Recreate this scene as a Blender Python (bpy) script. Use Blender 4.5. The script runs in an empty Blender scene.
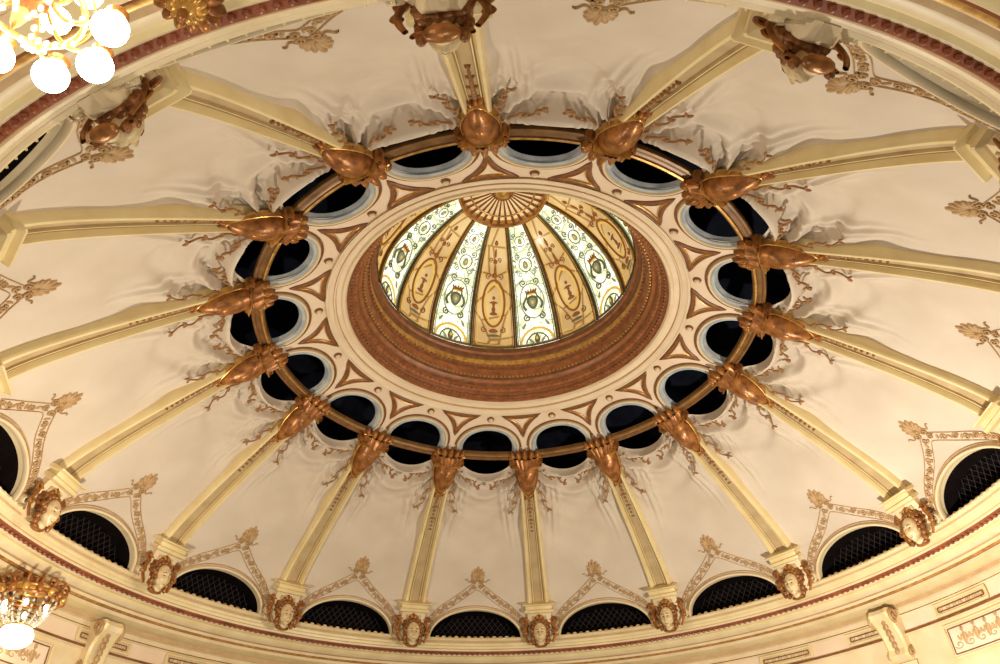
import bpy, numpy as np, math, random
from mathutils import Matrix, Vector
random.seed(3)
S=10.0; ZO=15.0
pi=math.pi
F_,PI_,YA,RO,D_,H_=762.187,0.6761,-0.0153,-0.0363,1.3963,0.7385
TH0=-1.6239; STEP=pi/8
sc=bpy.context.scene
sc.view_settings.view_transform='Standard'
# ---------------------------------------------------------------- materials
def lin(c):
    return tuple([((x/255.)/12.92 if x/255.<=.04045 else ((x/255.+.055)/1.055)**2.4) for x in c])+(1,)
def mat(name,c1,c2=None,rough=.6,metal=0,scale=3.,bump=0.,bscale=40.,detail=4,spec=.4):
    m=bpy.data.materials.new(name);m.use_nodes=True;nt=m.node_tree;b=nt.nodes['Principled BSDF']
    b.inputs['Roughness'].default_value=rough;b.inputs['Metallic'].default_value=metal
    b.inputs['Specular IOR Level'].default_value=spec
    tc=nt.nodes.new('ShaderNodeTexCoord')
    if c2 is None:c2=tuple(int(x*.88) for x in c1)
    n=nt.nodes.new('ShaderNodeTexNoise');n.inputs['Scale'].default_value=scale;n.inputs['Detail'].default_value=detail
    nt.links.new(tc.outputs['Object'],n.inputs['Vector'])
    r=nt.nodes.new('ShaderNodeValToRGB');r.color_ramp.elements[0].position=.3;r.color_ramp.elements[1].position=.7
    r.color_ramp.elements[0].color=lin(c2);r.color_ramp.elements[1].color=lin(c1)
    nt.links.new(n.outputs['Fac'],r.inputs['Fac']);nt.links.new(r.outputs['Color'],b.inputs['Base Color'])
    if bump>0:
        n2=nt.nodes.new('ShaderNodeTexNoise');n2.inputs['Scale'].default_value=bscale
        nt.links.new(tc.outputs['Object'],n2.inputs['Vector'])
        bp=nt.nodes.new('ShaderNodeBump');bp.inputs['Strength'].default_value=bump;bp.inputs['Distance'].default_value=.02
        nt.links.new(n2.outputs['Fac'],bp.inputs['Height']);nt.links.new(bp.outputs['Normal'],b.inputs['Normal'])
    return m
def emat(name,col,strength,samp=False):
    m=bpy.data.materials.new(name);m.use_nodes=True;b=m.node_tree.nodes['Principled BSDF']
    b.inputs['Base Color'].default_value=lin(col);b.inputs['Emission Color'].default_value=lin(col);b.inputs['Emission Strength'].default_value=strength
    if not samp: m.cycles.emission_sampling='NONE'
    return m
def glassmat(name,c1,c2,c3,scale,strength):
    m=bpy.data.materials.new(name);m.use_nodes=True;nt=m.node_tree;b=nt.nodes['Principled BSDF']
    tc=nt.nodes.new('ShaderNodeTexCoord')
    v=nt.nodes.new('ShaderNodeTexVoronoi');v.feature='DISTANCE_TO_EDGE';v.inputs['Scale'].default_value=scale
    n=nt.nodes.new('ShaderNodeTexNoise');n.inputs['Scale'].default_value=scale*.7
    nt.links.new(tc.outputs['Object'],v.inputs['Vector']);nt.links.new(tc.outputs['Object'],n.inputs['Vector'])
    r=nt.nodes.new('ShaderNodeValToRGB');r.color_ramp.elements[0].position=.01;r.color_ramp.elements[0].color=lin(c3)
    r.color_ramp.elements[1].position=.05;r.color_ramp.elements[1].color=(1,1,1,1)
    r2=nt.nodes.new('ShaderNodeValToRGB');r2.color_ramp.elements[0].position=.42;r2.color_ramp.elements[0].color=lin(c1)
    r2.color_ramp.elements[1].position=.6;r2.color_ramp.elements[1].color=lin(c2)
    mx=nt.nodes.new('ShaderNodeMix');mx.data_type='RGBA';mx.blend_type='MULTIPLY';mx.inputs[0].default_value=1
    nt.links.new(v.outputs['Distance'],r.inputs['Fac']);nt.links.new(n.outputs['Fac'],r2.inputs['Fac'])
    nt.links.new(r.outputs['Color'],mx.inputs[6]);nt.links.new(r2.outputs['Color'],mx.inputs[7])
    nt.links.new(mx.outputs[2],b.inputs['Base Color']);nt.links.new(mx.outputs[2],b.inputs['Emission Color'])
    b.inputs['Emission Strength'].default_value=strength;b.inputs['Roughness'].default_value=.2
    m.cycles.emission_sampling='NONE'
    return m
CANVAS=mat('painted_canvas',(216,202,184),(203,187,167),rough=.8,scale=.8,bump=.15,bscale=6)
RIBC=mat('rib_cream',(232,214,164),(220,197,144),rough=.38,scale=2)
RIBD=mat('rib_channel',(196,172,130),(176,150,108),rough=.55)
CREAM=mat('plaster_cream',(230,211,174),(216,194,154),rough=.42,scale=2)
PINK=mat('plaster_pink',(234,213,186),(224,199,170),rough=.55,scale=1.5)
TAN=mat('plaster_tan',(200,168,124),(184,150,106),rough=.6)
BROWN=mat('painted_brown',(140,90,52),(108,66,36),rough=.42,scale=6)
BRONZE=mat('bronze_gilt',(186,122,62),(108,64,30),rough=.33,metal=.3,scale=6,bump=.35,bscale=12)
HAIR=mat('gilded_hair',(168,112,62),(98,60,30),rough=.35,metal=.25,scale=9,bump=.5,bscale=20)
RIBBON=mat('ribbon_gilt',(172,128,82),(142,100,62),rough=.45,scale=8)
GOLD=mat('gilt',(220,172,92),(164,116,54),rough=.3,metal=.45,scale=8)
PALE=mat('pale_gold_paint',(194,160,114),(164,128,86),rough=.5,scale=8)
TERRA=mat('terracotta',(172,106,62),(128,76,42),rough=.42,scale=5)
RED=mat('red_bead',(158,90,58),(122,66,42),rough=.36)
ROD=mat('rod_brown',(140,102,58),(104,72,38),rough=.36,metal=.15)
NAVY=mat('dark_navy',(24,27,38),(14,16,24),rough=.9,spec=.05)
BLUEG=mat('blue_grey',(184,188,188),(138,148,158),rough=.6)
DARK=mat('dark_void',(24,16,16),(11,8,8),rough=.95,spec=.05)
LATT=mat('lattice_dark',(38,27,28),(24,18,20),rough=.6)
FACE=mat('face_plaster',(224,204,162),(192,164,118),rough=.38,scale=12)
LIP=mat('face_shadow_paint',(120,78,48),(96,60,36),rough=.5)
LEAD=mat('lead_came',(104,88,60),(76,62,42),rough=.5,metal=.3)
GW=glassmat('glass_white',(250,252,236),(206,214,178),(150,156,132),4.2,1.12)
GC=glassmat('glass_cream',(220,194,140),(198,168,114),(190,160,110),1.2,.52)
GORN=emat('glass_brown_motif',(146,88,36),.26)
GGRN=emat('glass_green_motif',(104,108,78),.24)
GGR2=emat('glass_grey_motif',(146,152,128),.38)
GYEL=emat('glass_yellow_motif',(218,182,84),.55)
GLOBE=emat('lamp_globe',(255,246,225),20,True)
BULB=emat('lamp_bulb',(255,240,205),5)
CRYST=mat('crystal',(225,225,215),(190,190,180),rough=.1,spec=1)
# ---------------------------------------------------------------- mesh builder
class MB:
    def __init__(s): s.v=[];s.f=[];s.m=[];s.mats=[]
    def mi(s,m):
        if m not in s.mats:s.mats.append(m)
        return s.mats.index(m)
    def grid(s,rows,m,cu=False,cv=False,flip=False):
        nv=len(rows[0]);b=len(s.v)
        for r in rows:s.v.extend([tuple(p) for p in r])
        nu=len(rows)
        for i in range(nu if cu else nu-1):
            for j in range(nv if cv else nv-1):
                a=b+i*nv+j;c=b+((i+1)%nu)*nv+j;jn=(j+1)%nv
                a2=b+i*nv+jn;c2=b+((i+1)%nu)*nv+jn
                s.f.append((a,a2,c2,c) if flip else (a,c,c2,a2))
                s.m.append(s.mi(m[j] if isinstance(m,list) else m))
    def poly(s,pts,m):
        b=len(s.v);s.v.extend([tuple(p) for p in pts]);s.f.append(tuple(range(b,b+len(pts))));s.m.append(s.mi(m))
    def ell(s,c,ax,m,nu=12,nv=8,R=None,fn=None):
        rows=[]
        for i in range(nv+1):
            ph=pi*i/nv;row=[]
            for j in range(nu):
                t=2*pi*j/nu
                d=Vector((math.sin(ph)*math.cos(t),math.sin(ph)*math.sin(t),math.cos(ph)))
                k=fn(d) if fn else 1
                p=Vector((d.x*ax[0],d.y*ax[1],d.z*ax[2]))*k
                if R is not None:p=R@p
                row.append(p+Vector(c))
            rows.append(row)
        s.grid(rows,m,cv=True,flip=True)
    def tube(s,pts,rad,m,n=8,closed=False):
        P=[Vector(p) for p in pts];L=len(P);rows=[];up=None
        for i in range(L):
            if closed:t=P[(i+1)%L]-P[i-1]
            else:t=P[min(i+1,L-1)]-P[max(i-1,0)]
            t.normalize()
            if up is None:
                up=Vector((0,0,1)) if abs(t.z)<.9 else Vector((1,0,0))
            x=up-t*up.dot(t);x.normalize();y=t.cross(x);up=x
            r=rad(i/(L-1)) if callable(rad) else rad
            rows.append([P[i]+x*(r*math.cos(2*pi*k/n))+y*(r*math.sin(2*pi*k/n)) for k in range(n)])
        s.grid(rows,m,cu=closed,cv=True)
    def lathe(s,prof,mats,n=192,a0=0,a1=2*pi,c=(0,0)):
        full=abs(a1-a0-2*pi)<1e-6;rows=[]
        for i in range(n if full else n+1):
            a=a0+(a1-a0)*i/n
            rows.append([(c[0]+r*math.cos(a),c[1]+r*math.sin(a),z) for r,z in prof])
        s.grid(rows,mats,cu=full)
    def obj(s,name,rot=0,parent=None,loc=(0,0,0),sharp=40):
        me=s.mesh(name,sharp);return place(me,name,rot,parent,loc)
    def mesh(s,name,sharp=40):
        me=bpy.data.meshes.new(name)
        me.from_pydata([(x*S,y*S,z*S) for x,y,z in s.v],[],s.f)
        for m in s.mats:me.materials.append(m)
        me.polygons.foreach_set('material_index',s.m)
        me.polygons.foreach_set('use_smooth',[True]*len(s.f))
        me.update()
        try: me.set_sharp_from_angle(angle=math.radians(sharp))
        except Exception: pass
        return me
def place(me,name,rot=0,parent=None,loc=(0,0,0)):
    o=bpy.data.objects.new(name,me);bpy.context.collection.objects.link(o)
    o.rotation_euler=(0,0,rot)
    if parent: o.parent=parent;o.location=loc
    else: o.location=(loc[0]*S,loc[1]*S,loc[2]*S+ZO)
    return o
class Surf:
    def __init__(s,pts):
        s.p=np.array(pts,float);d=np.diff(s.p,axis=0);s.s=np.concatenate([[0],np.cumsum(np.hypot(d[:,0],d[:,1]))])
        t=np.gradient(s.p,s.s,axis=0);t/=np.linalg.norm(t,axis=1)[:,None];s.t=t
    def rz(s,x):return np.interp(x,s.s,s.p[:,0]),np.interp(x,s.s,s.p[:,1])
    def at(s,x,y,n=0,ang=None):
        r,z=s.rz(x);tr=np.interp(x,s.s,s.t[:,0]);tz=np.interp(x,s.s,s.t[:,1])
        a=y/r if ang is None else ang
        R=r-tz*n;Z=z+tr*n
        return (R*math.cos(a),R*math.sin(a),Z)
    def sr(s,r):
        return float(np.interp(-r,-s.p[:,0],s.s))
def relief(mb,sf,path,w,h,m,n0=.0005,closed=False,a0=0):
    P=np.array(path,float);L=len(P);rows=[]
    for i in range(L):
        if closed:t=P[(i+1)%L]-P[i-1]
        else:t=P[min(i+1,L-1)]-P[max(i-1,0)]
        t=t/(np.linalg.norm(t)+1e-12);nn=np.array([-t[1],t[0]])
        u=i/(L-1);ww=w(u) if callable(w) else w;hh=h(u) if callable(h) else h
        row=[]
        for a,b in ((-1,-.3),(-.9,.5),(-.45,.93),(0,1),(.45,.93),(.9,.5),(1,-.3)):
            q=P[i]+nn*a*ww;row.append(sf.at(q[0],q[1],n0+b*hh))
        rows.append(row)
    mb.grid(rows,m,cu=closed)
def petal(mb,sf,c,ang,a,b,h,m,n0=0.0005,tip=.3):
    rows=[]
    for k,(q,hh) in enumerate(((0,1),(.5,.85),(.85,.5),(1,-.2))):
        row=[]
        for j in range(14):
            t=2*pi*j/14;x=math.cos(t)*a*q;y=math.sin(t)*b*q*(1-tip*math.cos(t))
            row.append(sf.at(c[0]+x*math.cos(ang)-y*math.sin(ang),c[1]+x*math.sin(ang)+y*math.cos(ang),n0+h*hh))
        rows.append(row)
    mb.grid(rows,m,cv=True)
def spiral(c,r0,turns,a0,dr=1,n=26,rmin=.12):
    out=[]
    for i in range(n+1):
        u=i/n;r=r0*(1-(1-rmin)*u);a=a0+dr*2*pi*turns*u
        out.append((c[0]+r*math.cos(a),c[1]+r*math.sin(a)))
    return out
# ---------------------------------------------------------------- main surface
prof=[(1.033,-.003),(1.024,.013),(1.014,.031),(1.004,.048),(.993,.066)]
for t in np.linspace(0,1,50):
    prof.append(((1-t)**2*.984+2*t*(1-t)*.9706+t*t*.608,(1-t)**2*.08+2*t*(1-t)*.1276+t*t*.3607))
for r in np.linspace(.60,.381,14): prof.append((r,.3607+(.608-r)*(.441-.3607)/(.608-.381)))
MS=Surf(prof)
RC,RO_=.553,.078
HALF=STEP/2
def smooth(x):x=min(1,max(0,x));return x*x*(3-2*x)
LW,LH=.137,.085       # LW is an angle (rad)
SC=MS.sr(.60)
# canvas panel ---------------------------------------------------------
def disp(s,y,ang,hi):
    d=0;r,_=MS.rz(s)
    for sg in(-1,1):
        yy=abs(sg*HALF-ang)*r; ds=SC-s
        rho=math.hypot(yy,ds)+1e-6;al=math.atan2(ds,yy)
        amp=.022*math.exp(-(rho/.160)**1.9)*smooth((rho-.02)/.06)*smooth((yy-.012)/.022)
        q=al*12+3*rho/.1
        f=math.sin(q)
        d+=amp*(f*abs(f)**-.25 if abs(f)>1e-4 else 0)
        d+=amp*.35*math.sin(2.3*q+.7)
        for off,cc,aa,ww in((.040,.12,.012,.006),(.056,.17,.012,.006),(.072,.14,.009,.007)):
            path=off+.28*ds*math.exp(-ds/.13)
            d+=aa*math.exp(-((yy-path)/ww)**2)*math.exp(-((ds-cc)/.08)**2)
    yo=ang*r;do=math.hypot((s-MS.sr(RC)),yo)-.085
    if do>0:d+=.009*math.sin(do*2*pi/.026)*math.exp(-do/.036)*math.exp(-(yo/.085)**4)
    d*=smooth((hi-s)/.012)
    d-=.020*(1-(ang/HALF)**2)*smooth((s-.24)/.12)*smooth((hi-s)/.08)
    return d
mb=MB();cols=[]
NA=128
edge=LW
angs=sorted(set([-HALF+STEP*i/NA for i in range(NA+1)]+[edge*1.0,-edge*1.0,edge*.985,-edge*.985,edge*.995,-edge*.995]+[.088/RC,-.088/RC,.0875/RC,-.0875/RC]))
for a in angs:
    lo=0
    if abs(a)<edge-1e-9: lo=LH*math.sqrt(max(0,1-(a/edge)**2))
    y=a*RC
    if abs(y)<.088-1e-9: hr=RC+.077*math.sqrt(1-(y/.088)**2)
    else: hr=.553
    hi=MS.sr(hr);col=[]
    for j in range(141):
        u=j/140;s_=lo+(hi-lo)*u
        col.append(MS.at(s_,0,disp(s_,0,a,hi),ang=a))
    cols.append(col)
mb.grid(cols,CANVAS,flip=True)
me=mb.mesh('canvas_panel',75)
vault=bpy.data.objects.new('dome_canvas_vault',None);bpy.context.collection.objects.link(vault);vault.location=(0,0,ZO)
for k in range(16): place(me,'panel_%d'%(k+1),TH0+(k+.5)*STEP,vault)
# ribs -----------------------------------------------------------------
mb=MB()
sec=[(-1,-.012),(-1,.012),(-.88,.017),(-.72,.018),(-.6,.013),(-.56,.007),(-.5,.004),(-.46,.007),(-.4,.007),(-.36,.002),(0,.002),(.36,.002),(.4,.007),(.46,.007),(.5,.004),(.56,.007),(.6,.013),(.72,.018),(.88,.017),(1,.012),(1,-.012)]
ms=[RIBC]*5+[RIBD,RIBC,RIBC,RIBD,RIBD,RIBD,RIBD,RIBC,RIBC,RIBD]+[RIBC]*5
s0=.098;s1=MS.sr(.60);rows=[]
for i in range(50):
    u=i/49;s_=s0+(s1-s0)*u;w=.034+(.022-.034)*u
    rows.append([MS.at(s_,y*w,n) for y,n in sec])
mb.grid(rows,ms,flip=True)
def blockstrip(mb,sl,m):
    rows=[]
    for s_,w,n in sl:
        rows.append([MS.at(s_,-w,-.004),MS.at(s_,-w,n*.92),MS.at(s_,-w*.93,n),MS.at(s_,w*.93,n),MS.at(s_,w,n*.92),MS.at(s_,w,-.004)])
    mb.grid(rows,m,flip=True)
    mb.poly(rows[0],m);mb.poly(rows[-1][::-1],m)
blockstrip(mb,[(.074,.038,.022),(.078,.046,.03),(.084,.046,.031),(.086,.041,.026),(.093,.041,.026),(.095,.05,.036),(.103,.05,.037),(.106,.04,.02)],RIBC)
blockstrip(mb,[(-.0,.036,.014),(.074,.036,.018)],CREAM)
blockstrip(mb,[(.012,.022,.018),(.066,.022,.022)],RIBD)
for sg in(-1,1):
    relief(mb,MS,spiral((.018,sg*.044),.012,1.3,pi/2*(1-sg),-sg),.0035,.016,CREAM)
ribme=mb.mesh('rib')
for k in range(16): place(ribme,'dome_rib',TH0+k*STEP)
# cartouche ----------------------------------------
mb=MB()
sA=MS.sr(.608)
for i in range(11):
    s_=sA-.096-i*.0125;sz=1-.06*i
    petal(mb,MS,(s_,0),pi,.0075*sz,.0055*sz,.006,RIBBON,n0=.003)
    if i%3==1:
        for sg in(-1,1):petal(mb,MS,(s_,sg*.008*sz),pi-sg*.9,.006*sz,.003*sz,.004,RIBBON,n0=.003)
for sg in(-1,1):
    def rib1(u):return (sA-.020-.040*u+.0065*math.sin(u*12),sg*(.034+.075*u+.003*math.sin(u*19)))
    def rib2(u):return (sA-.045-.105*u,sg*(.028+.026*u+.0055*math.sin(u*14)))
    relief(mb,MS,[rib1(u) for u in np.linspace(0,1,44)],lambda u:.0018*(1-.3*u),.003,RIBBON,n0=.010)
    relief(mb,MS,[rib2(u) for u in np.linspace(0,1,44)],lambda u:.0016*(1-.3*u),.003,RIBBON,n0=.012)
    e=rib1(1);relief(mb,MS,spiral((e[0]-.005,e[1]),.006,1.2,0,sg,n=16),.0014,.003,RIBBON,n0=.010)
    for u in(.2,.4,.6,.8,1.):
        for q in(-1,1):
            c=rib1(u);petal(mb,MS,(c[0]+q*.005,c[1]+sg*.003),(pi/2*sg)*1.0+q*.8*(-sg),.0062,.0028,.004,RIBBON,n0=.010)
    for u in(.4,.7,1.):
        for q in(-1,1):
            c=rib2(u);petal(mb,MS,(c[0],c[1]+q*.004),pi-q*.7,.0065,.0028,.004,RIBBON,n0=.012)
def sw(t):
    return .0345*(math.sin(pi*(.20+.80*t)))**.62*(1-.20*t)
rows=[]
for i in range(34):
    t=i/33;w=.001+sw(t);h=.003+.036*math.sin(pi*(.14+.86*t))**.6
    s_=sA+.034-.130*t;row=[]
    for j in range(25):
        a=pi*j/24
        row.append(MS.at(s_,w*math.cos(a),.006+h*math.sin(a)**.8))
    rows.append(row)
mb.grid(rows,BRONZE)
relief(mb,MS,[(sA+.032-.128*t,sg_*(.002+sw(t))) for sg_,ts in((1,np.linspace(0,1,22)),(-1,np.linspace(1,0,22))) for t in ts],.0026,.011,GOLD,n0=.008)
petal(mb,MS,(sA-.026,0),0,.030,.016,.010,BRONZE,n0=.036,tip=-.2)
for j in range(3):
    petal(mb,MS,(sA-.094-.004*j,(j-1)*.008),pi-(j-1)*.5,.013,.005,.010,BRONZE,n0=.006)
rows=[]
for i in range(8):
    t=i/7;s_=sA+.022+.026*t;row=[]
    for j in range(25):
        q=-1+2*j/24
        row.append(MS.at(s_-.006*q*q,q*(.034+.011*t),.008+.036*(1-q*q)**.5*(1-.3*t)+.002*math.cos(q*20)))
    rows.append(row)
mb.grid(rows,BRONZE,flip=True)
relief(mb,MS,[(sA+.048-.006*q*q,q*.046) for q in np.linspace(-1,1,15)],.0024,.010,GOLD,n0=.010)
relief(mb,MS,[(sA+.022-.006*q*q,q*.037) for q in np.linspace(-1,1,15)],.0026,.030,GOLD,n0=.010)
for q in(-.85,-.43,0,.43,.85):
    L=.023 if q==0 else (.018 if abs(q)<.5 else .012)
    petal(mb,MS,(sA+.050-.006*q*q+L*.35,q*.042),q*.4,L,.0082,.012,BRONZE,n0=.008+.014*(1-q*q))
    petal(mb,MS,(sA+.050-.006*q*q+L*.25,q*.042),q*.4,L*.6,.0030,.015,GOLD,n0=.008+.014*(1-q*q))
for sg in(-1,1):
    relief(mb,MS,spiral((sA+.018,sg*.039),.010,1.4,-sg*pi/2,sg),.0034,.020,BRONZE,n0=.006)
cme=mb.mesh('cartouche')
for k in range(16): place(cme,'gilt_cartouche',TH0+k*STEP)
# lunette ornament -------------------------------------------------------
mb=MB()
def el(t,a,b,s_=0):
    q=b*math.sin(t);return (q,a*math.cos(t)*float(MS.rz(q)[0]))
relief(mb,MS,[el(t,LW+.003,LH+.003) for t in np.linspace(0.0,pi,70)],.0045,.008,CREAM)
relief(mb,MS,[el(t,LW+.0095,LH+.0115) for t in np.linspace(0.05,pi-.05,70)],.0016,.003,PALE)
c0=MS.sr(.915)-.012
WB=c0-.020-(LH+.028)
def wav(t):
    return WB*math.exp(-(abs(t-pi/2)/.34)**1.4)
for sg in(-1,1):
    for off0,wd in((.0005,.0011),(.0,.0)):
        if wd==0: continue
        relief(mb,MS,[(lambda p:(p[0],sg*p[1]))(el(.14+(pi/2-.14)*u,LW+.027,LH+.040+wav(.14+(pi/2-.14)*u)*1.02)) for u in np.linspace(0,1,60)],wd,.002,PALE)
        relief(mb,MS,[(lambda p:(p[0],sg*p[1]))(el(.14+(pi/2-.14)*u,LW+.0125,LH+.0165+wav(.14+(pi/2-.14)*u)*.90)) for u in np.linspace(0,1,60)],wd*.8,.002,PALE)
    for j in range(10):
        u=(j+.5)/10;t=.12+(pi/2-.12)*u;o=.0015*(-1)**(j)
        s_,y=el(t,LW+.020-o,LH+.028+wav(t)*.96-o)
        relief(mb,MS,spiral((s_,sg*y),.0082,1.35,t+pi*(j%2),sg*(-1)**j,n=20),.0021,.003,PALE)
        t2=.12+(pi/2-.12)*(j/10)
        s_,y=el(t2,LW+.020,LH+.028+wav(t2)*.96)
        petal(mb,MS,(s_,sg*y),sg*(pi/2-t2)+.5*(-1)**j,.0075,.0030,.003,PALE)
    relief(mb,MS,spiral((c0-.010,sg*.012),.008,1.3,0,-sg,n=20),.0022,.004,PALE)
for i in range(-4,5):
    a=i*.36;L=.043-.0055*abs(i)
    petal(mb,MS,(c0+math.cos(a)*L*.60,math.sin(a)*L*.52),a*.9,L*.44,.0048,.005,PALE,tip=-.35)
petal(mb,MS,(c0,0),0,.006,.006,.006,PALE)
for sg in(-1,1):
    relief(mb,MS,[(c0-.006+.005*math.sin(u*9),sg*(.010+.028*u)) for u in np.linspace(0,1,20)],lambda u:.0020*(1-.5*u),.003,PALE)
ome=mb.mesh('scroll')
for k in range(16): place(ome,'scroll_and_palmette_ornament',TH0+(k+.5)*STEP)
# lunette windows ---------------------------------------------------------
mb=MB()
def nich(s_,y,o):
    r,z=MS.rz(max(0,min(s_,.2)));a=y/r
    return ((r+o)*math.cos(a),(r+o)*math.sin(a),z)
N=48;rows=[]
for o,mm in((0,0),(.012,0),(.09,0)):
    rows.append([nich(*el(pi*i/N,LW,LH),o) for i in range(N+1)])
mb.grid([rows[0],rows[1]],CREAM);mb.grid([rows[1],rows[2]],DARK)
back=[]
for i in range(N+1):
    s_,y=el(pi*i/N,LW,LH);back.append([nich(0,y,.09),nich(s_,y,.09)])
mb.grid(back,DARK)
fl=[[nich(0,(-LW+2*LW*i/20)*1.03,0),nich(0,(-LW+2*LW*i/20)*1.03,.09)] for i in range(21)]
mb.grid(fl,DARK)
for d in(-1,1):
    for j in range(-16,17):
        y0=j*.0175;pts=[]
        for i in range(13):
            s_=.088*i/12;y=y0+d*s_*.8
            if abs(y)<LW*.99 and s_<LH*math.sqrt(1-(y/LW)**2)-.001:pts.append(nich(s_,y,.045))
        if len(pts)>2: mb.tube(pts,.0009,LATT,n=4)
for i in range(-6,7):
    mb.ell(nich(.004,i*.0195,.002),(.003,.0065,.0035),CREAM if i%2 else GOLD,8,5)
wme=mb.mesh('lunette')
for k in range(16): place(wme,'lunette_window',TH0+(k+.5)*STEP)
# corbel heads -------------------------------------------------------------
mb=MB()
def facefn(d):
    k=1
    if d.x<0:
        k+=.34*math.exp(-((d.y/.17)**2+((d.z+.04)/.28)**2))*(1 if d.z<.25 else .4)
        for sg in(-1,1):
            k-=.24*math.exp(-(((d.y-sg*.36)/.17)**2+((d.z-.17)/.13)**2))
            k+=.10*math.exp(-(((d.y-sg*.38)/.09)**2+((d.z-.14)/.06)**2))
            k+=.08*math.exp(-(((d.y-sg*.45)/.2)**2+((d.z+.2)/.2)**2))
        k+=.12*math.exp(-((d.z-.38)/.09)**2)*math.exp(-(d.y/.6)**2)
        k-=.10*math.exp(-((d.y/.3)**2+((d.z+.40)/.05)**2))
        k+=.12*math.exp(-((d.y/.2)**2+((d.z+.49)/.05)**2))
        k+=.09*math.exp(-((d.y/.2)**2+((d.z+.62)/.05)**2))
        k+=.20*math.exp(-((d.y/.25)**2+((d.z+.86)/.14)**2))
    return k
Rt=Matrix.Rotation(-.30,3,'Y')
fc=Vector((.957,0,-.015))
mb.ell(fc,(.026,.0195,.028),FACE,48,40,R=Rt,fn=facefn)
def onface(y,z,o=.95):
    d=Vector((-math.sqrt(max(0,1-y*y-z*z)),y,z));k=facefn(d)*o
    return fc+Rt@Vector((d.x*.026*k,d.y*.0195*k,d.z*.028*k))
for sg in(-1,1):
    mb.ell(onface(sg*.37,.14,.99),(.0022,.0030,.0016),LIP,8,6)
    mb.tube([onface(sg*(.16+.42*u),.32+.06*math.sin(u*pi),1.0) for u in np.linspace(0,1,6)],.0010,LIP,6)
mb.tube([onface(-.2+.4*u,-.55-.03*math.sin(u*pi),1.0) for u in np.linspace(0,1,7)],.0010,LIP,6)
def hairfn(d):return 1+.08*math.sin(14*math.atan2(d.z,d.y))+.05*math.sin(9*d.x)
mb.ell((.978,0,.004),(.026,.031,.029),HAIR,48,24,R=Rt,fn=hairfn)
for i in range(11):
    a=pi*(-.16+1.32*i/10)
    y=.0225*math.cos(a);z=-.009+.027*math.sin(a)
    mb.ell((.954+.004*abs(math.cos(a)),y,z),(.0085,.0060,.0062),HAIR,10,8)
for sg in(-1,1):
    for j in range(4):
        z=-.006-.012*j
        mb.ell((.962+.003*j,sg*(.0265-.0015*j),z),(.009,.006,.008),HAIR,10,8)
    mb.tube([(.985,sg*(.032+.014*math.sin(u*pi*.9)),.026-.066*u) for u in np.linspace(0,1,14)],lambda u:.006*(1-.4*u),BRONZE,8)
    sp=spiral((.022,0.044),.011,1.3,-pi/2,1,n=20)
    mb.tube([(.975,sg*y,z) for z,y in sp],.0038,BRONZE,6)
    sp=spiral((-.040,0.022),.009,1.3,pi/2,-1,n=20)
    mb.tube([(.975,sg*y,z) for z,y in sp],.0032,BRONZE,6)
    sp=spiral((-.008,0.046),.008,1.2,0,1,n=20)
    mb.tube([(.98,sg*y,z) for z,y in sp],.003,BRONZE,6)
for i in range(-3,4):
    a=i*.38;L=.017-.0015*abs(i)
    R=Matrix.Rotation(a,3,'X')
    mb.ell(Vector((.960,0,.016))+R@Vector((0,0,L*.7)),(.005,.0055,L*.75),GOLD if i%2 else BRONZE,8,6,R=R)
mb.ell((.975,0,-.042),(.014,.012,.010),FACE,12,8)
mb.ell((.985,0,-.048),(.016,.020,.007),BRONZE,14,8)
mb.v=[(1.008-(1-x)*.64,y,z+.010) for x,y,z in mb.v]
rows=[]
for z,w,x in((.036,.026,1.002),(.012,.028,1.000),(-.010,.022,1.005),(-.018,.010,1.012)):
    rows.append([(1.032,-w,z),(x+.003,-w,z),(x,-w*.9,z),(x,w*.9,z),(x+.003,w,z),(1.032,w,z)])
mb.grid(rows,CREAM)
mb.poly(rows[0],CREAM);mb.poly(rows[-1],CREAM)
hme=mb.mesh('head',50)
for k in range(16): place(hme,'corbel_mask_head',TH0+k*STEP)
# crown ring ---------------------------------------------------------------
mb=MB();cols=[]
ee=[RO_/RC,RO_*.998/RC]
angs=sorted(set([-HALF+STEP*i/60 for i in range(61)]+ee+[-e for e in ee]))
for a in angs:
    y=a*RC
    hr=RC-math.sqrt(RO_**2-y*y) if abs(y)<RO_-1e-9 else .600
    lo=MS.sr(hr);hi=MS.sr(.381)-1e-6
    cols.append([MS.at(lo+(hi-lo)*j/8,0,0.0,ang=a) for j in range(9)])
mb.grid(cols,PINK,flip=True)
sRC=MS.sr(RC)
def circ_(r,a0,a1,n=40):return [(sRC+r*math.cos(t),r*math.sin(t)*1.0) for t in np.linspace(a0,a1,n)]
relief(mb,MS,circ_(.0815,-1.75,1.75),.0048,.004,BLUEG)
relief(mb,MS,circ_(.0895,-1.7,1.7),.0038,.0065,CREAM)
relief(mb,MS,circ_(.0965,-1.40,1.40),.0024,.003,BROWN)
rows=[]
for n_,r_ in((0,.078),(-.004,.075),(-.009,.072)):
    rows.append([MS.at(sRC+r_*math.cos(t),r_*math.sin(t),n_) for t in np.linspace(-1.7,1.7,40)])
mb.grid(rows,BLUEG)
sD=MS.sr(.440)
petal(mb,MS,(sD-.004,0),0,.0102,.0102,.007,BROWN,tip=0)
petal(mb,MS,(sD-.004,0),0,.0080,.0080,.010,CREAM,tip=0)
pm=mb.mesh('crown_seg')
crown=bpy.data.objects.new('oculus_crown_ring',None);bpy.context.collection.objects.link(crown);crown.location=(0,0,ZO)
for k in range(16): place(pm,'crown_segment_%d'%(k+1),TH0+(k+.5)*STEP,crown)
mb=MB()
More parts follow.
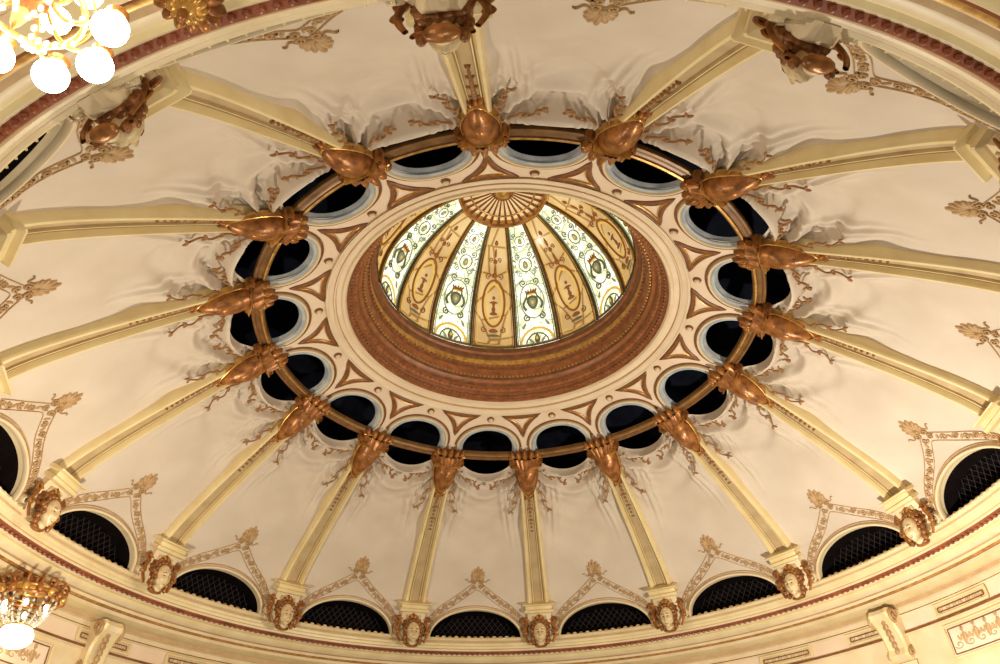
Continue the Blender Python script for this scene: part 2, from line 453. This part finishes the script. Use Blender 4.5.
def tri(off):
    out=[]
    A0=MS.sr(.503-off*1.8);B0=MS.sr(.432+off*.75);w=.052-off*1.5
    P0=np.array((A0,0.));P1=np.array((B0,w));P2=np.array((B0,-w))
    def seg(a,b,bow):
        d=b-a;nn=np.array([-d[1],d[0]]);nn/=np.linalg.norm(nn)
        return [tuple(a+(b-a)*t+nn*bow*4*t*(1-t)) for t in np.linspace(0,1,12)[:-1]]
    out+=seg(P0,P1,-.0105);out+=seg(P1,P2,-.003);out+=seg(P2,P0,-.0105)
    return out
relief(mb,MS,tri(0.0),.0052,.004,BROWN,closed=True)
relief(mb,MS,tri(0.0075),.0012,.004,GOLD,closed=True)
tm=mb.mesh('tri')
for k in range(16): place(tm,'spandrel_%d'%(k+1),TH0+k*STEP,crown)
def zc(r):return .3607+(.608-r)*(.441-.3607)/(.608-.381)
mb=MB()
prof2=[(.426,zc(.426)-.0005),(.426,zc(.426)-.005),(.4225,zc(.42)-.007),(.420,zc(.42)-.004),(.410,zc(.41)-.003),(.409,zc(.41)-.006),(.4055,zc(.405)-.006),(.404,zc(.40)-.003),(.392,zc(.392)-.003),(.390,zc(.39)-.008),(.384,zc(.384)-.009),(.381,.437),(.379,.444),
 (.3745,.446),(.3735,.452),(.369,.455),(.368,.462),(.362,.466),(.361,.474),(.357,.482),(.350,.488),(.349,.496),(.3445,.499),(.3435,.512),(.340,.516),(.339,.526),(.335,.530),(.334,.545),(.330,.549),(.329,.560),(.323,.564),(.323,.578),(.333,.582)]
m2=[TAN,CREAM,CREAM,PINK,TAN,CREAM,TAN,PINK,CREAM,CREAM,PINK,TERRA, BROWN,TERRA,BROWN,TERRA,TERRA,TERRA,BROWN,TERRA,BROWN,BROWN,TERRA,TERRA,BROWN,TERRA,GOLD,BROWN,BROWN,TERRA,BROWN,BROWN]
mb.lathe(prof2,m2,n=256)
def beads(r,z,n,rad,m,fz=1.):
    for i in range(n):
        a=2*pi*i/n;mb.ell((r*math.cos(a),r*math.sin(a),z),(rad,rad,rad*fz),m,6,4)
beads(.3735,.449,190,.0038,TERRA);beads(.3645,.466,150,.0042,TERRA);beads(.3465,.498,190,.0034,GOLD);beads(.3365,.528,150,.0038,TERRA)
o=mb.obj('ring_mouldings');o.name='drum_moulding';o.parent=crown;o.location=(0,0,0)
# curtain rod ring
mb=MB()
zr=zc(.570)
mb.lathe([(.556,zr+.006),(.556,zr-.004),(.559,zr-.007),(.563,zr-.007),(.565,zr-.004),(.570,zr-.003),(.575,zr-.004),(.577,zr-.008),(.582,zr-.008),(.585,zr-.004),(.585,zr+.002)],[ROD,ROD,GOLD,BROWN,ROD,ROD,BROWN,ROD,ROD,ROD],n=200)
mb.obj('bronze_curtain_ring')
mb=MB()
mb.lathe([(.40,.47),(.44,.50),(.56,.52),(.70,.44),(.80,.36),(.80,.30)],NAVY,n=96)  # dark shell added behind the openings to darken them and block ambient light
mb.obj('added_dark_backing')
# lantern ------------------------------------------------------------------
AM=math.radians(69.0);HL=.320
lp=[]
for a in np.linspace(0,AM,50): lp.append((.326*math.cos(a),.577+HL*math.sin(a)))
LS=Surf(lp);LL=LS.s[-1]
lant=bpy.data.objects.new('stained_glass_lantern',None);bpy.context.collection.objects.link(lant);lant.location=(0,0,ZO)
def lpanel(m):
    mb=MB();rows=[]
    for i in range(13):
        a=-HALF+STEP*i/12
        rows.append([LS.at(LL*j/24,0,0,ang=a) for j in range(25)])
    mb.grid(rows,m,flip=True);return mb
def hw(s_):return LS.rz(s_)[0]*HALF
mbc=lpanel(GC)
for fr,mm,w in((.86,GORN,.0009),(.76,GYEL,.0012)):
    p=[(LL*(.04),hw(LL*.04)*fr*q) for q in np.linspace(-1,1,6)]+[(s_,hw(s_)*fr) for s_ in np.linspace(LL*.04,LL*.96,20)]
    p+=[(s_,-hw(s_)*fr) for s_ in np.linspace(LL*.96,LL*.04,20)]
    relief(mbc,LS,p,w,.0015,mm,closed=True)
oc=LL*.38
petal(mbc,LS,(oc,0),0,.064,.028,.0008,GYEL,n0=.0002,tip=0)
petal(mbc,LS,(oc,0),0,.058,.024,.0014,GC,n0=.0006,tip=0)
relief(mbc,LS,[(oc+.070*math.cos(t),.032*math.sin(t)) for t in np.linspace(0,2*pi,40)[:-1]],.0030,.003,GORN,closed=True)
for ds,a,b,m_ in((-.030,.006,.012,GORN),(-.016,.012,.006,GORN),(.0,.010,.0045,GORN),(.004,.004,.013,GORN),(.018,.006,.005,GORN),(.085,.009,.007,GORN),(.102,.010,.0028,GORN),(.125,.007,.006,GORN),(.15,.014,.003,GORN),(.18,.008,.005,GORN),(-.084,.007,.013,GORN),(-.100,.0045,.019,GGRN)):
    petal(mbc,LS,(oc+ds,0),0,a,b,.003,m_,n0=.0015)
for sg in(-1,1):
    relief(mbc,LS,spiral((oc-.082,sg*.026),.010,1.3,0,sg),.0015,.003,GORN)
    relief(mbc,LS,spiral((oc+.082,sg*.017),.009,1.3,pi,-sg),.0014,.003,GORN)
    relief(mbc,LS,spiral((oc+.130,sg*.011),.007,1.3,pi,-sg),.0012,.003,GORN)
mbw=lpanel(GW)
cs=LL*.38
# coat of arms in an oval frame
relief(mbw,LS,[(cs+.052*math.cos(t),.035*math.sin(t)) for t in np.linspace(0,2*pi,36)[:-1]],.0017,.002,GGR2,closed=True)
petal(mbw,LS,(cs-.004,0),0,.022,.017,.003,GGRN,tip=-.3)
petal(mbw,LS,(cs-.004,0),0,.016,.012,.0045,GGR2,tip=-.3)
petal(mbw,LS,(cs-.004,0),0,.008,.006,.006,GYEL,tip=0)
for q in(-1,-.5,0,.5,1): petal(mbw,LS,(cs+.028,q*.013),q*.6,.009,.0032,.003,GORN)
petal(mbw,LS,(cs+.021,0),0,.003,.015,.003,GYEL)
for sg in(-1,1):
    relief(mbw,LS,[(cs-.026+.050*u,sg*(.021+.007*math.sin(u*pi*1.6))) for u in np.linspace(0,1,16)],lambda u:.0042*(1-.5*u),.003,GGRN)
    relief(mbw,LS,spiral((cs-.050,sg*.022),.011,1.4,0,sg),.0020,.003,GGRN)
    relief(mbw,LS,spiral((cs+.056,sg*.019),.010,1.4,pi,-sg),.0018,.003,GGRN)
for c in(.66,.84):
    s_=LL*c;k=hw(s_)/.058
    relief(mbw,LS,[(s_+.026*k*math.cos(t),.024*k*math.sin(t)) for t in np.linspace(0,2*pi,28)[:-1]],.0019*k,.002,GGRN,closed=True)
    petal(mbw,LS,(s_,0),0,.016*k,.010*k,.003,GGR2);petal(mbw,LS,(s_,0),0,.008*k,.005*k,.005,GYEL)
    for sg in(-1,1):
        relief(mbw,LS,spiral((s_+.034*k,sg*.022*k),.012*k,1.4,pi,-sg),.0018*k,.003,GGRN)
        relief(mbw,LS,spiral((s_-.032*k,sg*.026*k),.012*k,1.4,0,sg),.0018*k,.003,GGR2)
        for q in range(3):
            petal(mbw,LS,(s_+(q-1)*.020*k,sg*.038*k),sg*.8*(q-1),.009*k,.0038*k,.002,GYEL if q==1 else GGR2)
cb=LL*.10
relief(mbw,LS,[(LL*.02+.055*math.sin(t),hw(cb)*.76*math.cos(t)) for t in np.linspace(0,pi,26)],.0038,.002,GYEL)
relief(mbw,LS,[(LL*.02+.038*math.sin(t),hw(cb)*.52*math.cos(t)) for t in np.linspace(0,pi,26)],.0020,.002,GGRN)
petal(mbw,LS,(LL*.075,0),0,.016,.008,.003,GGRN);petal(mbw,LS,(LL*.075,0),0,.008,.004,.005,GYEL)
for sg in(-1,1):
    petal(mbw,LS,(LL*.06,sg*.018),sg*.7,.011,.004,.002,GGR2)
    petal(mbw,LS,(LL*.19,sg*.034),-sg*.5,.011,.004,.002,GGR2)
for fr,m_,w_ in((.88,GGRN,.0014),(.80,GGR2,.0014)):
    for sg in(-1,1):
        relief(mbw,LS,[(s_,sg*hw(s_)*fr) for s_ in np.linspace(LL*.03,LL*.96,20)],w_,.002,m_)
mc=mbc.mesh('glass_cream');mw=mbw.mesh('glass_white')
for k in range(16): place(mc if k%2==0 else mw,'glass_panel_%d'%(k+1),TH0+(k+.5)*STEP,lant)
mb=MB()
for k in range(16):
    a=TH0+k*STEP
    rows=[]
    for j in range(31):
        s_=LL*j/30
        r=LS.rz(s_)[0]
        rows.append([LS.at(s_,0,n,ang=a+q/r) for q,n in((-.0055,-.001),(-.0045,.006),(-.0017,.006),(0,.010),(.0017,.006),(.0045,.006),(.0055,-.001))])
    mb.grid(rows,[LEAD,LEAD,GOLD,GOLD,LEAD,LEAD],flip=True)
za=.577+HL*math.sin(AM)
mb.lathe([(.123,za-.008),(.123,za-.014),(.116,za-.016),(.110,za-.012),(.110,za+.004)],[GOLD,GOLD,BRONZE,GOLD],n=96)
mb.lathe([(.110,za+.004),(.06,za+.012),(.03,za+.012),(.0001,za+.012)],[emat('hub_backing_glass',(240,208,150),.65)]*3,n=96)
for k in range(32):
    a=TH0+k*STEP/2
    mb.tube([((.110-u*.084)*math.cos(a),(.110-u*.084)*math.sin(a),za-.004+.010*u) for u in np.linspace(0,1,6)],lambda u:.0042*(1-.6*u),BROWN,6)
mb.tube([(.088*math.cos(t),.088*math.sin(t),za-.003) for t in np.linspace(0,2*pi,97)[:-1]],.0028,GOLD,6,closed=True)
mb.lathe([(.034,za+.004),(.030,za-.004),(.020,za-.008),(.0001,za-.014)],[GOLD,BRONZE,GOLD],n=40)
mb.lathe([(.3235,.580),(.3195,.584),(.3235,.590)],[LEAD,GOLD],n=128)
o=mb.obj('glazing_bars_and_hub');o.parent=lant;o.location=(0,0,0)
# cornice ------------------------------------------------------------------
mb=MB()
pc=[(1.033,-.003),(1.024,-.004),(1.0225,-.009),(1.025,-.012),(1.030,-.013),(1.032,-.017),(1.036,-.018),(1.038,-.023),(1.042,-.025),(1.044,-.031),(1.047,-.032),(1.048,-.037),(1.050,-.040),(1.062,-.042),(1.066,-.046),(1.074,-.047),(1.078,-.053),(1.090,-.060),(1.098,-.061),(1.101,-.067),(1.108,-.070),(1.112,-.070),(1.113,-.078),(1.130,-.084),(1.140,-.085),(1.141,-.095)]
mcn=[CREAM,CREAM,RIBC,CREAM,TAN,CREAM,RIBC,CREAM,RIBC,TAN,CREAM,RED,RED,CREAM,RIBC,RIBC,CREAM,TAN,CREAM,GOLD,RED,CREAM,RIBC,CREAM,TAN]
mb.lathe(pc,mcn,n=300)
for i in range(420):
    a=2*pi*i/420;mb.ell((1.056*math.cos(a),1.056*math.sin(a),-.043),(.0048,.0048,.0042),RED,6,4)
for i in range(300):
    a=2*pi*i/300;mb.ell((1.0235*math.cos(a),1.0235*math.sin(a),-.0065),(.0022,.0055,.0026),CREAM,6,4)
mb.obj('trim_cornice',sharp=30)
# outer wall (far half) and near soffit
mb=MB()
wp=[(1.141,-.095),(1.150,-.097),(1.150,-.108),(1.145,-.112),(1.150,-.116),(1.150,-.150),(1.143,-.152),(1.143,-.158),(1.150,-.162),(1.150,-.5)]
mb.lathe(wp,[CREAM,CREAM,BROWN,CREAM,PINK,GOLD,BROWN,CREAM,CREAM],n=160,a0=math.radians(-25),a1=math.radians(205))
def framed(a,z0,z1,w,fill,fig):
    r=1.148
    def W(y,z,n=0):return ((r-n)*math.cos(a+y/r),(r-n)*math.sin(a+y/r),z)
    mb.grid([[W(-w+2*w*i/8,z0,.001),W(-w+2*w*i/8,z1,.001)] for i in range(9)],fill)
    for off,rad,m_ in ((0,.0035,RIBC),(.008,.0015,BROWN)):
        ring=[W(-w+off+(2*w-2*off)*u,z0+off,.003) for u in np.linspace(0,1,8)]+[W(w-off,z0+off+(z1-z0-2*off)*u,.003) for u in np.linspace(.1,.9,5)]
        ring+=[W(w-off-(2*w-2*off)*u,z1-off,.003) for u in np.linspace(0,1,8)]+[W(-w+off,z1-off-(z1-z0-2*off)*u,.003) for u in np.linspace(.1,.9,5)]
        mb.tube(ring,rad,m_,6,closed=True)
    if fig:
        zc_=(z0+z1)/2
        for i in range(-2,3):
            mb.ell(W(i*w*.3,zc_+.004*(i%2),.001),(.003,.008,.015),TAN,8,6)
            mb.ell(W(i*w*.3,zc_+.021+.004*(i%2),.002),(.003,.005,.006),PALE,8,6)
            for q in(-1,1):
                mb.tube([W(i*w*.3+q*(.006+.010*u),zc_+.010-.012*math.sin(u*3),.002) for u in np.linspace(0,1,8)],.0022,TAN,6)
            sp=spiral((0,0),.013,1.2,i,1,n=14)
            mb.tube([W(i*w*.3+.02+y,zc_-.01+z*.7,.001) for z,y in sp],.0014,PALE,5)
    else:
        for i in range(-3,4):
            sp=spiral((0,0),(z1-z0)*.3,1.3,i,(-1)**i,n=16)
            mb.tube([W(i*w*.26+y,(z0+z1)/2+z,.002) for z,y in sp],.0014,TAN,5)
for d in (22,166,60,120,88):
    framed(math.radians(d),-.245,-.172,.11,PINK,True)
for d in range(-5,190,13):
    framed(math.radians(d+3),-.146,-.120,.075,CREAM,False)
def console(a):
    def W(x,y,z):
        return (x*math.cos(a)-y*math.sin(a),x*math.sin(a)+y*math.cos(a),z)
    prof_=[(1.10,-.098),(1.092,-.110),(1.096,-.122),(1.112,-.135),(1.126,-.160),(1.132,-.19),(1.126,-.205),(1.136,-.215),(1.15,-.22)]
    rows=[]
    for (x,z) in prof_:
        rows.append([W(1.155,-.028,z),W(x,-.028,z),W(x-.004,-.022,z),W(x,-.012,z),W(x,.012,z),W(x-.004,.022,z),W(x,.028,z),W(1.155,.028,z)])
    mb.grid(rows,[CREAM,RIBC,RIBC,CREAM,RIBC,RIBC,CREAM])
    for sg in(-1,1):
        sp=spiral((-.116,1.112),.018,1.4,pi,1,n=20);mb.tube([W(x,sg*.031,z) for z,x in sp],.004,PALE,6)
        sp=spiral((-.20,1.138),.011,1.4,0,1,n=20);mb.tube([W(x,sg*.031,z) for z,x in sp],.003,PALE,6)
    for j in range(6):
        mb.ell(W(1.108+.004*j,0,-.125-.014*j),(.006,.012-.001*j,.009),PALE,8,6)
    rows=[[W(x,y,z) for y in(-.036,.036)] for x,z in((1.15,-.22),(1.138,-.222),(1.138,-.5))]
    mb.grid(rows,CREAM)
    rows=[[W(x,y,z) for y in(-.02,.02)] for x,z in((1.135,-.235),(1.135,-.5))]
    mb.grid(rows,TAN)
for d in(34,155,75,102): console(math.radians(d))
mb.obj('wall_auditorium',sharp=30)
mb=MB()
a0,a1=math.radians(205),math.radians(335)
mb.lathe([(1.141,-.095),(1.150,-.096),(1.153,-.104),(1.162,-.106),(1.168,-.100),(1.20,-.098),(1.204,-.106),(1.214,-.106),(1.218,-.098),(1.32,-.098),(1.324,-.104),(1.334,-.104),(1.338,-.098),(1.9,-.098)],[CREAM,GOLD,CREAM,TAN,PINK,RED,GOLD,CREAM,CREAM,GOLD,CREAM,TAN,CREAM],n=120,a0=a0,a1=a1)
mb.obj('ceiling',sharp=30)
mb=MB()
mb.lathe([(1.16,-.09),(1.16,.2),(.80,.62),(.40,.9),(.0001,.98)],DARK,n=64)
mb.obj('roof_shell')
# ceiling boss ornament ------------------------------------------------------
mb=MB();bx,by=-.268,-1.066
for i in range(14):
    a=2*pi*i/14;R=Matrix.Rotation(a,3,'Z')
    mb.ell(Vector((bx,by,-.082))+R@Vector((.020,0,0)),(.012,.006,.010),BRONZE,10,6,R=R)
    mb.ell(Vector((bx,by,-.090))+R@Vector((.011,0,0)),(.008,.0045,.009),GOLD,10,6,R=R)
mb.lathe([(.020,-.055),(.018,-.085)],BRONZE,n=20,c=(bx,by))
mb.ell((bx,by,-.094),(.010,.010,.012),GOLD,14,10);mb.ell((bx,by,-.108),(.005,.005,.008),BRONZE,12,8)
mb.obj('ceiling_boss_ornament')
# globe chandelier -------------------------------------------------------------
mb=MB()
def circle(r,z,n=40):return [(r*math.cos(2*pi*i/n),r*math.sin(2*pi*i/n),z) for i in range(n)]
mb.tube([(0,0,.21),(0,0,.05)],.0018,GOLD,8)
mb.lathe([(.0001,.06),(.006,.05),(.003,.035),(.008,.02),(.010,.0),(.005,-.015),(.003,-.025),(.0001,-.032)],[GOLD,BRONZE,GOLD,GOLD,BRONZE,GOLD,GOLD],n=20)
mb.tube(circle(.030,0),.002,GOLD,6,closed=True);mb.tube(circle(.034,.006),.0012,BRONZE,6,closed=True)
mb.tube(circle(.016,.026),.0014,GOLD,6,closed=True)
for i in range(9):
    a=2*pi*i/9+.35;c,s_=math.cos(a),math.sin(a)
    mb.tube([((.006+.040*u)*c,(.006+.040*u)*s_,.010-.022*math.sin(u*pi)) for u in np.linspace(0,1,12)],.0014,GOLD,6)
    mb.lathe([(.0001,.002),(.006,.004),(.007,.008),(.003,.010)],[GOLD,BRONZE,GOLD],n=12,c=(.046*c,.046*s_))
    mb.ell((.046*c,.046*s_,-.008),(.0108,.0108,.0108),GLOBE,20,14)
    if i%2==0:
        mb.tube([((.004+.02*u)*c,(.004+.02*u)*s_,.03+.012*math.sin(u*pi)) for u in np.linspace(0,1,8)],.0012,GOLD,6)
        mb.ell((.025*c,.025*s_,.022),(.009,.009,.009),GLOBE,16,12)
    for j in range(6):
        u=j/5;mb.ell(((.03-.02*u)*c,(.03-.02*u)*s_,-.006-.02*math.sin(u*pi/2)),(.0018,.0018,.0026),CRYST,6,4)
mb.obj('globe_chandelier',loc=(-.277,-1.175,-.290))
# wall electrolier bottom-left ----------------------------------------------------
mb=MB()
mb.tube(circle(.055,0),.0035,BRONZE,8,closed=True);mb.tube(circle(.062,.012),.0025,GOLD,8,closed=True);mb.tube(circle(.040,.020),.003,GOLD,8,closed=True)
for i in range(16):
    a=2*pi*i/16;c,s_=math.cos(a),math.sin(a)
    sp=spiral((.022,.062),.015,1.3,-pi/2,1,n=16);mb.tube([(y*c,y*s_,z) for z,y in sp],.0028,BRONZE,6)
    mb.ell((.066*c,.066*s_,.004),(.008,.008,.010),GOLD if i%2 else BRONZE,8,6)
    for j in range(9):
        u=j/8;mb.ell(((.055-.033*u)*c,(.055-.033*u)*s_,-.006-.05*u-.012*math.sin(pi*u)),(.0026,.0026,.0036),CRYST,6,4)
mb.tube(circle(.024,-.06),.0025,GOLD,8,closed=True)
mb.ell((0,0,-.078),(.034,.034,.026),BULB,20,12)
for i in range(6):
    a=2*pi*i/6;mb.ell((.045*math.cos(a),.045*math.sin(a),-.022),(.005,.005,.008),BULB,10,8)
mb.lathe([(.0001,.05),(.010,.045),(.006,.03),(.02,.022),(.04,.02)],[GOLD,BRONZE,GOLD,GOLD],n=24)
ang=math.atan2(.215,-1.06)
mb.tube([(u*.10*math.cos(ang),u*.10*math.sin(ang),.04+.02*math.sin(u*pi)) for u in np.linspace(0,1,10)],.005,BRONZE,8)
mb.obj('wall_electrolier',loc=(-1.060,.205,-.130))
# ---------------------------------------------------------------- lights
w=bpy.data.worlds.new('w');sc.world=w;w.use_nodes=True
w.node_tree.nodes['Background'].inputs[0].default_value=(1,.90,.76,1);w.node_tree.nodes['Background'].inputs[1].default_value=.14
def pl(name,loc,e,col,rad):  # unseen point lights added below the dome to shape it, plus the chandelier's own
    l=bpy.data.lights.new(name,'POINT');l.energy=e;l.color=col;l.shadow_soft_size=rad
    o=bpy.data.objects.new(name,l);bpy.context.collection.objects.link(o);o.location=(loc[0]*S,loc[1]*S,loc[2]*S+ZO)
pl('added_point_light',(.60,.08,-.48),2450,(1,.915,.775),.22)
pl('added_point_light',(-.66,-.12,-.38),1200,(1,.88,.70),.22)
pl('added_point_light',(.0,-.9,-.85),480,(1,.90,.76),.3)
pl('chandelier_lamp',(-.282,-1.16,-.36),90,(1,.87,.66),.3)
# ---------------------------------------------------------------- camera
fw=Vector((math.sin(YA)*math.cos(PI_),math.cos(YA)*math.cos(PI_),math.sin(PI_)))
rt=Vector((math.cos(YA),-math.sin(YA),0));up=rt.cross(fw)
r2=rt*math.cos(RO)+up*math.sin(RO);u2=-rt*math.sin(RO)+up*math.cos(RO)
cm=bpy.data.cameras.new('camera');cm.sensor_width=36;cm.lens=F_/1000*36;cm.clip_start=.05
co=bpy.data.objects.new('camera',cm);bpy.context.collection.objects.link(co)
M=Matrix((( r2.x,u2.x,-fw.x,0),(r2.y,u2.y,-fw.y,-D_*S),(r2.z,u2.z,-fw.z,-H_*S+ZO),(0,0,0,1)))
co.matrix_world=M;sc.camera=co
